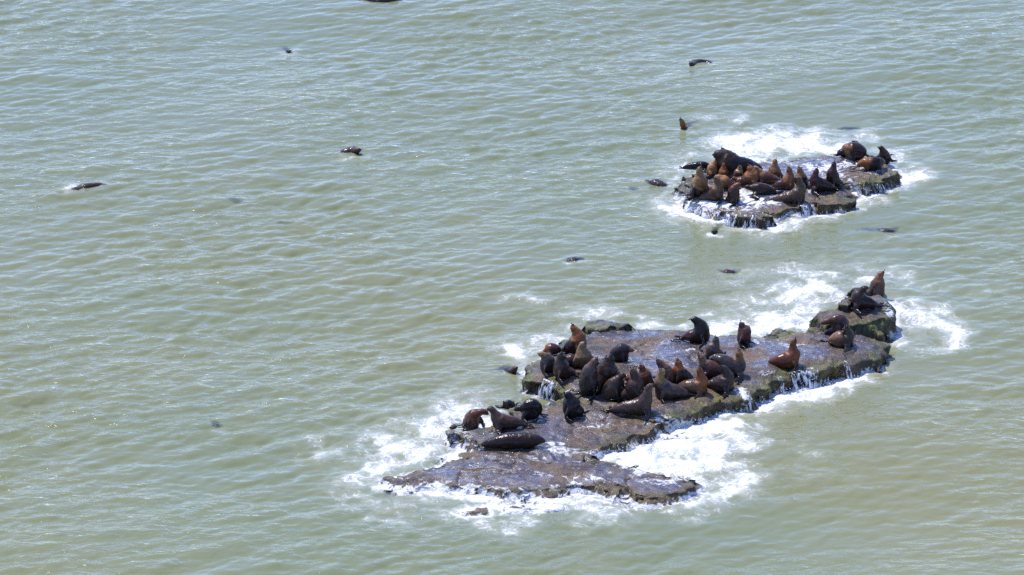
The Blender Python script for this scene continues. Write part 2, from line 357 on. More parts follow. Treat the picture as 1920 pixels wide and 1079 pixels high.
ROCKS = [
 Rock('long flat wet brown ledge crowded with sea lions, algae along its front rim',
  [(990,690),(998,674),(1020,658),(1048,642),(1072,626),(1092,612),(1135,606),(1185,611),(1290,618),(1420,623),(1510,616),(1560,606),(1620,620),(1652,636),(1662,650),(1645,662),(1606,668),(1590,680),(1535,690),(1490,697),(1462,708),(1425,724),(1398,740),(1360,742),(1325,756),(1285,768),(1240,780),(1180,776),(1120,768),(1088,750),(1062,728),(1024,712),(998,706)], .60, seed=1, rough=.055, blur=.20, wall=.45),
 Rock('low ledge awash with water film under the lone black sea lion', [(848,808),(880,801),(958,780),(1003,760),(1050,748),(1100,750),(1180,770),(1245,787),(1236,802),(1160,818),(1110,842),(1060,866),(960,864),(905,846),(880,828),(858,818)], .40, rough=.06, soft=.4, seed=2, blur=.3, tilt=(0,.05), wall=.6),
 Rock('lowest jagged slab awash at the front, green algae on its right tip', [(720,890),(765,879),(835,860),(870,843),(905,832),(960,806),(1060,804),(1100,834),(1125,862),(1200,878),(1290,886),(1308,905),(1290,922),(1240,933),(1195,938),(1150,921),(1080,914),(980,926),(900,920),(830,910),(750,908),(722,898)], .27, rough=.07, soft=.5, seed=3, blur=.24, tilt=(.01,.02), wall=.8),
 Rock('tall blocky boulder with a dark overhanging face behind the right end of the long ledge', [(1532,592),(1542,580),(1575,571),(1600,562),(1650,560),(1666,571),(1652,588),(1625,598),(1600,606),(1575,603),(1550,601)], .96, rough=.08, seed=4, name='boulder', blur=.2, wall=.7, tilt=(0,.10)),
 Rock('small green lump of rock on top of the boulder beside the dark sea lions', [(1573,557),(1580,549),(1596,551),(1600,563),(1588,567),(1576,566)], 1.30, rough=.05, seed=5, name='rock_lump', blur=.05, cell=.04),
 Rock('dark raised hump at the far left corner of the long ledge', [(1092,606),(1108,598),(1148,595),(1176,602),(1180,610),(1140,613),(1100,612)], .80, rough=.06, seed=6, name='rock_hump', blur=.08),
 Rock('thin brown shelf sticking out left of the boulder', [(1528,612),(1545,605),(1575,604),(1590,612),(1570,622),(1540,622)], .70, rough=.05, seed=16, name='rock_shelf', blur=.08),
 Rock('small islet in the white water right of the low ledge', [(1235,812),(1258,806),(1305,808),(1312,815),(1275,820),(1242,819)], .14, rough=.06, seed=7, name='rock_islet', blur=.12),
 Rock('small dark rock in the lacy foam below the lowest slab', [(862,951),(885,945),(915,948),(915,956),(872,959)], .20, rough=.06, seed=8, name='rock_islet', blur=.08, cell=.045),
 Rock('nearly drowned rock beside the small dark rock in the foam', [(925,944),(985,938),(1048,941),(1056,949),(1000,955),(945,955)], .10, rough=.06, seed=9, name='rock_islet', blur=.1),
 Rock('upper flat ledge swept by foam, with mossy blocks along its front edge', [(1272,345),(1298,320),(1340,303),(1370,292),(1420,288),(1480,290),(1550,285),(1620,288),(1662,300),(1680,316),(1655,330),(1625,340),(1606,345),(1600,360),(1575,369),(1540,374),(1500,384),(1468,388),(1450,400),(1420,403),(1380,398),(1345,393),(1305,388),(1282,372)], .42, rough=.05, seed=10, wall=.45, blur=.18),
 Rock('cluster of dark mussel covered stones at the left tip of the upper ledge', [(1275,340),(1298,324),(1330,322),(1322,342),(1288,350)], .50, rough=.13, seed=11, name='rock_pile', blur=.12, cell=.045),
 Rock('brown rock bar rising at the right end of the upper ledge', [(1612,334),(1645,323),(1678,313),(1686,319),(1652,333),(1622,341)], .60, rough=.05, seed=12, name='rock_bar', blur=.06),
 Rock('mossy block with small waterfalls at the front of the upper ledge', [(1352,391),(1392,388),(1440,390),(1452,400),(1430,406),(1385,403)], .50, rough=.06, seed=13, name='rock_block', blur=.10, cell=.045),
 Rock('green rounded block at the right front of the upper ledge', [(1528,372),(1560,364),(1594,362),(1602,370),(1570,378),(1535,381)], .49, rough=.06, seed=14, name='rock_block', blur=.08, cell=.045),
]
for r in ROCKS: r.build()
def ground(X, Y):
    X, Y = np.atleast_1d(np.asarray(X, float)), np.atleast_1d(np.asarray(Y, float)); h = np.full(X.shape, -9.0)
    for r in ROCKS:
        sel = np.nonzero((X > r.lo[0]) & (X < r.hi[0]) & (Y > r.lo[1]) & (Y < r.hi[1]))
        if len(sel[0]): h[sel] = np.maximum(h[sel], r.height(X[sel], Y[sel])[0])
    return h

# ------------------------------------------------------------------ sea surface (FFT wave field)
def build_sea():
    x0, x1, y0, y1 = -33.0, 33.0, 104.0, 190.0; NX, NY = 1040, 1000
    dx, dy = (x1-x0)/NX, (y1-y0)/NY
    kx = np.fft.fftfreq(NX, dx)*2*np.pi; ky = np.fft.fftfreq(NY, dy)*2*np.pi
    KX, KY = np.meshgrid(kx, ky); K = np.hypot(KX, KY); K[0, 0] = 1
    kp = 2*np.pi/2.1; wd = np.array([.45, -.89]); wd2 = np.array([.05, -1.0])
    cs = (KX*wd[0]+KY*wd[1])/K; cs2 = (KX*wd2[0]+KY*wd2[1])/K
    D = .05 + np.abs(cs)**7 + .55*np.abs(cs2)**6
    S = K**-3.7*np.exp(-(kp/K)**2)*D*np.exp(-(K*.045)**2); S[0, 0] = 0
    nz = rng.normal(size=(NY, NX)) + 1j*rng.normal(size=(NY, NX)); A = nz*np.sqrt(S)
    H = np.fft.ifft2(A).real
    sx = np.fft.ifft2(1j*KX*A).real; sy = np.fft.ifft2(1j*KY*A).real
    sc_ = .145/np.sqrt((sx**2+sy**2).mean()); H *= sc_
    DX = np.fft.ifft2(-1j*KX/K*A).real*sc_; DY = np.fft.ifft2(-1j*KY/K*A).real*sc_
    ksw = np.exp(-((K-2*np.pi/13)/(.10))**2)*np.exp(-(1-np.abs(cs))*9); ksw[0, 0] = 0
    SW = np.fft.ifft2(nz*np.sqrt(ksw)).real; SW *= .045/SW.std()
    X, Y = np.meshgrid(x0+np.arange(NX)*dx, y0+np.arange(NY)*dy)
    fade = sstep(x0, x0+4, X)*(1-sstep(x1-4-dx, x1-dx, X))*sstep(y0, y0+4, Y)*(1-sstep(y1-4-dy, y1-dy, Y))
    rock = np.full(X.shape, -9.0)
    for r in ROCKS:
        i0, i1 = [int(np.clip((v-x0)/dx, 0, NX)) for v in (r.lo[0]-3, r.hi[0]+3)]; j0, j1 = [int(np.clip((v-y0)/dy, 0, NY)) for v in (r.lo[1]-3, r.hi[1]+3)]
        rock[j0:j1, i0:i1] = np.maximum(rock[j0:j1, i0:i1], sdf(r.poly, X[j0:j1, i0:i1], Y[j0:j1, i0:i1]))
    px, py = to_px(X, Y, 0)
    F = stroke_field(px, py, WATER_FOAM)
    ring = (1-sstep(.0, .75, -rock+.25*fbm(X*.8, Y*.8, 0, 55, 3)))*.6
    F = np.maximum(F, ring)
    calm = .35 + .65*sstep(-.3, 4.0, -rock)
    # a slow variation of chop (gusts)
    gust = np.clip(.92 + .5*fbm(X*.09, Y*.06, 0, 77, 3), .5, 1.25)
    turb = F*(.13*fbm(X*1.5, Y*1.5, 0, 91, 4) + .05)*sstep(-.2, 1.2, -rock)
    Z = (H*gust*calm + SW*calm + turb)*fade
    X2 = X + DX*.75*fade*gust*calm; Y2 = Y + DY*.75*fade*gust*calm
    V = np.stack([X2, Y2, Z], -1).reshape(-1, 3); q = grid_faces(NX, NY)
    # outer sheet to the horizon (frame of quads around the fine patch)
    a0, a1, b0, b1 = X[0, 0], X[0, -1], Y[0, 0], Y[-1, 0]; B = 7000.0; n0 = len(V)
    xs, ys = [-B, a0, a1, B], [-B/4, b0, b1, B]
    V = np.vstack([V, [[x, y, 0] for y in ys for x in xs]])
    ex = [[n0+j*4+i, n0+j*4+i+1, n0+j*4+i+5, n0+j*4+i+4] for j in range(3) for i in range(3) if not (i == 1 and j == 1)]
    q = np.vstack([q, ex])
    o = mesh_np('sea', V, q, M_WATER, {'foam': np.concatenate([F.ravel(), np.zeros(16)])}); tag(o, kind='structure')
    def level(x, y):
        i = int(np.clip((x-x0)/dx, 0, NX-1)); j = int(np.clip((y-y0)/dy, 0, NY-1)); return float(Z[j, i])
    return level, (F, X, Y, Z, rock, X2, Y2, o)
sea_level, SEA = build_sea()
V = np.array([[-7000, -1750, -1.6], [7000, -1750, -1.6], [7000, 7000, -1.6], [-7000, 7000, -1.6]], float)
tag(mesh_np('seabed', V, np.array([[0, 1, 2, 3]]), M_BED, smooth=False), kind='structure')

# ------------------------------------------------------------------ sea lions
KB = (.013, .010, .009); BK = (.030, .018, .013); DB = (.055, .030, .020); BR = (.085, .045, .027); RD = (.135, .052, .025)
GO = (.27, .135, .055); TA = (.15, .10, .065); PA = (.36, .26, .14); OR = (.26, .09, .032)
PT = [0, .05, .12, .25, .42, .58, .68, .77, .85, .905, .945, .975, 1.0]
PR = [.05, .085, .14, .22, .272, .285, .240, .168, .122, .128, .104, .070, .044]
PRB = [.05, .09, .16, .25, .31, .335, .33, .305, .25, .185, .14, .10, .068]
def catmull(P, n):
    P = np.array(P, float)
    Q = np.vstack([2*P[0]-P[1], P, 2*P[-1]-P[-2]]); out = []
    for i in range(1, len(Q)-2):
        for t in np.linspace(0, 1, n, endpoint=False):
            a, b, c, d = Q[i-1], Q[i], Q[i+1], Q[i+2]
            out.append(.5*((2*b)+(-a+c)*t+(2*a-5*b+4*c-d)*t*t+(-a+3*b-3*c+d)*t**3))
    out.append(P[-1]); out = np.array(out)
    s = np.r_[0, np.cumsum(np.linalg.norm(np.diff(out, axis=0), axis=1))]
    L = s[-1]; u = np.linspace(0, L, 34)
    return np.stack([np.interp(u, s, out[:, k]) for k in range(3)], 1), L
def unit(v): return v/(np.linalg.norm(v)+1e-9)
def sweep(P, ra, rb, up0, seg=16):
    """closed tube through P, half width ra, half height rb; returns verts, faces, frames"""
    n = len(P); T = [unit(P[min(i+1, n-1)]-P[max(i-1, 0)]) for i in range(n)]; U = []; u = np.array(up0, float)
    for t in T:
        u = unit(u - t*(u@t)); U.append(u)
    vs, fs = [], []
    for i in range(n):
        s = np.cross(T[i], U[i])
        for k in range(seg):
            a = 2*math.pi*k/seg; vs.append(P[i] + s*math.cos(a)*ra[i] + U[i]*math.sin(a)*rb[i])
    for i in range(n-1):
        for k in range(seg):
            a, b = i*seg+k, i*seg+(k+1) % seg; fs.append((a, b, b+seg, a+seg))
    vs.append(P[0]-T[0]*ra[0]*.5); vs.append(P[-1]+T[-1]*ra[-1]*.7); c0, c1 = len(vs)-2, len(vs)-1
    for k in range(seg):
        fs.append((c0, (k+1) % seg, k)); fs.append((c1, (n-1)*seg+k, (n-1)*seg+(k+1) % seg))
    return vs, fs, T, U
def limb(pts, ra, rb, up, seg=8):
    P, L = catmull(pts, 6); t = np.linspace(0, 1, len(P)); P = P[::3]; t = t[::3]
    k = np.linspace(0, 1, len(ra)); return sweep(P, np.interp(t, k, ra), np.interp(t, k, rb), up, seg)[:2]
SPINES = []
def small_ball(name, m):
    import bmesh
    bm = bmesh.new(); bmesh.ops.create_icosphere(bm, subdivisions=1, radius=1.0); me = bpy.data.meshes.new(name); bm.to_mesh(me); bm.free()
    for p in me.polygons: p.use_smooth = True
    me.materials.append(m); return me
EYE, NOSE, EAR = small_ball('eye', M_DARK), small_ball('nose', M_DARK), small_ball('ear', M_FUR)

def sea_lion(label, nodes, by=None, size=1.0, body=DB, head=BR, cut=.62, bull=False, swim=False, free=False, flip=True, group=None, hflip=True, d0=0.0, t0=0.0):
    """nodes run tail -> nose: (px, py, depth offset) or, for a swimmer, (px, py, height over the water)"""
    size *= 1.0
    prof = PRB if bull else PR
    if swim:
        b = at_z(nodes[0][0], nodes[0][1], 0); wl = sea_level(b[0], b[1])
        P = [at_z(x, y, wl + (k if k is not None else 0)) for x, y, k in nodes]; gz = wl
    else:
        vis = [n for n in nodes if n[1] is not None]; bx = nodes[max(0, int(len(nodes)*.45))][0]; zg = .6
        for _ in range(14):
            p = at_z(bx, by, zg); zg = .5*zg + .5*max(0.02, float(ground(p[0], p[1])[0]))
        base = at_z(bx, by, zg); Yb = base[1] + .10*size + d0; gz = zg; P = []
        for i, (x, y, k) in enumerate(nodes):
            k = k or 0.0; t = i/(len(nodes)-1); r = np.interp(t, PT, prof)*size
            if y is None:
                q = at_y(x, by, Yb+k); q[2] = max(float(ground(q[0], q[1])[0]), gz-.25) + r*.85; P.append(q); continue
            q = at_y(x, y, Yb+k)
            if t < .34 and not free and q[2] > gz + r*1.05: q = at_z(x, y, gz + r*1.0)
            q[2] = max(q[2], gz + r*.72); P.append(q)
    S, L = catmull(P, 10); n = len(S); t = np.linspace(0, 1, n)
    T0 = S[2]-S[0]
    lens = min(1.12, max(.82, L/(1.75*size)))
    rr = np.interp(t0+(1-t0)*t, PT, prof)*size*(1.0 if lens >= .9 else .97)
    vs, fs, T, U = sweep(S, rr*1.06, rr*.97, (0, 0, 1), 18)
    def ix(q): return int(round(q*(n-1)))
    # muzzle: blunt, with jowls
    for sg in (-1, 1):
        i = ix(.965); c = S[i] + np.cross(T[i], U[i])*sg*.035*size - U[i]*.02*size
        a, f, _, _ = sweep(np.array([c-T[i]*.05*size, c, c+T[i]*.05*size]), [.03*size, .05*size, .03*size], [.03*size, .045*size, .03*size], U[i], 8)
        o_ = len(vs); vs += a; fs += [tuple(k+o_ for k in q) for q in f]
    fl_pts = []
    def add(pts, ra, rb, up):
        a, f = limb(pts, ra, rb, up); o_ = len(vs); vs.extend(a); fs.extend([tuple(k+o_ for k in q) for q in f]); fl_pts.append(np.array(catmull(pts, 6)[0]))
    # chest and belly mass resting on the rock under a raised forepart
    if not swim:
        for q in (.40, .50, .58):
            i = ix(q); top = S[i][2]; r = rr[i]
            if top - gz > r*.9:
                zb = gz + .02; c = S[i].copy(); m2 = (top+zb)/2
                a, f, _, _ = sweep(np.array([[c[0], c[1], zb], [c[0], c[1], zb+.25*(top-zb)], [c[0], c[1], m2+.1], [c[0], c[1], top]]), [r*.80, r*.98, r*1.0, r*.7], [r*.80, r*.98, r*1.0, r*.7], (1, 0, 0), 14)
                o_ = len(vs); vs += a; fs += [tuple(k+o_ for k in q2) for q2 in f]
    # front flippers
    i = ix(.60); sh = S[i]; fw = sh - S[ix(.22)]; fw[2] = 0
    if np.linalg.norm(fw) < .12: fw = np.array([T[i][0], T[i][1], 0]) if abs(T[i][2]) < .97 else np.array([.3, -1, 0.])
    fw = unit(fw); sd = unit(np.cross(fw, (0, 0, 1.0)))
    gfl = gz if not swim else gz-.25
    if flip:
        for sg in (-1, 1):
            r = rr[i]; jit = rng.uniform(-.08, .08)
            s0 = sh + sd*sg*r*.55 - np.array([0, 0, r*.25]); drop = max(.02, s0[2]-gfl-.05)
            el = s0 + sd*sg*(.17*size) + fw*(.05+jit) - np.array([0, 0, drop*.5])
            wr = s0 + sd*sg*(.22*size) + fw*(.10+jit); wr[2] = gfl + .05
            tp = wr + sd*sg*(.30*size) - fw*(.16*size+jit); tp[2] = gfl + .035
            add([s0, el, wr, (wr+tp)/2, tp], [x*size for x in (.13, .115, .10, .10, .05)], [x*size for x in (.085, .06, .042, .03, .02)], fw if drop > .3 else (0, 0, 1))
    if hflip:
        tb = unit(S[0]-S[3]); tb[2] = 0; tb = unit(tb) if np.linalg.norm(tb) > .2 else -fw; sb = np.cross(tb, (0, 0, 1.0))
        for sg in (-1, 1):
            s0 = S[1] + sb*sg*.05*size; m_ = s0 + tb*.16*size + sb*sg*.07*size; e_ = m_ + tb*.18*size + sb*sg*.09*size
            if not swim: m_[2] = gz+.06; e_[2] = gz+.035
            add([s0, m_, (m_+e_)/2, e_], [x*size for x in (.05, .06, .085, .06)], [x*size for x in (.05, .035, .022, .018)], (0, 0, 1))
    org = S[ix(.35)].copy(); org[2] = gz
    me = bpy.data.meshes.new('tmp'); me.from_pydata([tuple(v-org) for v in vs], [], fs); me.update()
    o = bpy.data.objects.new('sea_lion', me); C.objects.link(o)
    rm = o.modifiers.new('r', 'REMESH'); rm.mode = 'VOXEL'; rm.voxel_size = .030*max(1, size*.95); rm.use_smooth_shade = True
    smo = o.modifiers.new('s', 'SMOOTH'); smo.iterations = 3; smo.factor = .5
    dg = bpy.context.evaluated_depsgraph_get(); dg.update()
    me2 = bpy.data.meshes.new_from_object(o.evaluated_get(dg)); o.modifiers.clear(); o.data = me2; bpy.data.meshes.remove(me); me2.name = 'sea_lion_body'
    nv = len(me2.vertices); co = np.empty(nv*3, np.float32); me2.vertices.foreach_get('co', co); co = co.reshape(-1, 3) + org
    # muscle / fold relief and belly flattened on the rock
    d = ((co[:, None, :]-S[None])**2).sum(-1); j = d.argmin(1); al = t[j]
    dist = np.sqrt(d[np.arange(nv), j])/(rr[j]+1e-6)
    nrm = co - S[j]; nrm /= (np.linalg.norm(nrm, axis=1)[:, None]+1e-6)
    sx = rng.uniform(0, 50)
    disp = .016*fbm(co[:, 0]*4+sx, co[:, 1]*4, co[:, 2]*4, 5, 2)*size + .004*np.sin(al*55+4*vnoise(co[:, 0]*3, co[:, 1]*3, co[:, 2]*3, 8))*((al > .6) & (al < .86))*size
    co = co + nrm*disp[:, None]
    if swim: SPINES.append((S, rr))
    if not swim: co[:, 2] = np.maximum(co[:, 2], np.maximum(ground(co[:, 0], co[:, 1]), gz-.35) - .02)
    flp = sstep(1.25, 1.7, dist)
    me2.vertices.foreach_set('co', np.ascontiguousarray(co-org, np.float32).ravel())
    for an, av in (('along', al), ('flipper', flp)):
        a = me2.attributes.new(an, 'FLOAT', 'POINT'); a.data.foreach_set('value', av.astype(np.float32))
    me2.materials.clear(); me2.materials.append(M_FUR)
    me2.polygons.foreach_set('use_smooth', np.ones(len(me2.polygons), bool)); me2.update()
    o.location = org
    jt = 1 + rng.uniform(-.12, .12)
    o['body_colour'] = [float(c*jt*k) for c, k in zip(body, (1.12, 1.0, .88))]; o['head_colour'] = [float(c*jt*k) for c, k in zip(head, (1.12, 1.06, .92))]; o['head_from'] = float(cut)
    # face
    def child(name, me_, p, s):
        c = bpy.data.objects.new(name, me_); C.objects.link(c); c.parent = o; c.location = p-org; c.scale = s
        return c
    i = ix(.925); s_ = np.cross(T[i], U[i])
    for sg in (-1, 1):
        child('eye', EYE, S[i] + s_*sg*rr[i]*.82 + U[i]*rr[i]*.52, (.020*size,)*3)
        e = child('ear', EAR, S[ix(.885)] + np.cross(T[ix(.885)], U[ix(.885)])*sg*rr[ix(.885)]*.98 + U[ix(.885)]*rr[ix(.885)]*.35, (.013*size, .013*size, .030*size))
        e['body_colour'] = o['body_colour']; e['head_colour'] = o['head_colour']; e['head_from'] = 1.0
    child('nose', NOSE, S[-1] + T[-1]*.045*size + U[-1]*.012, (.026*size,)*3)
    tag(o, label, 'sea lion', group)
    return o

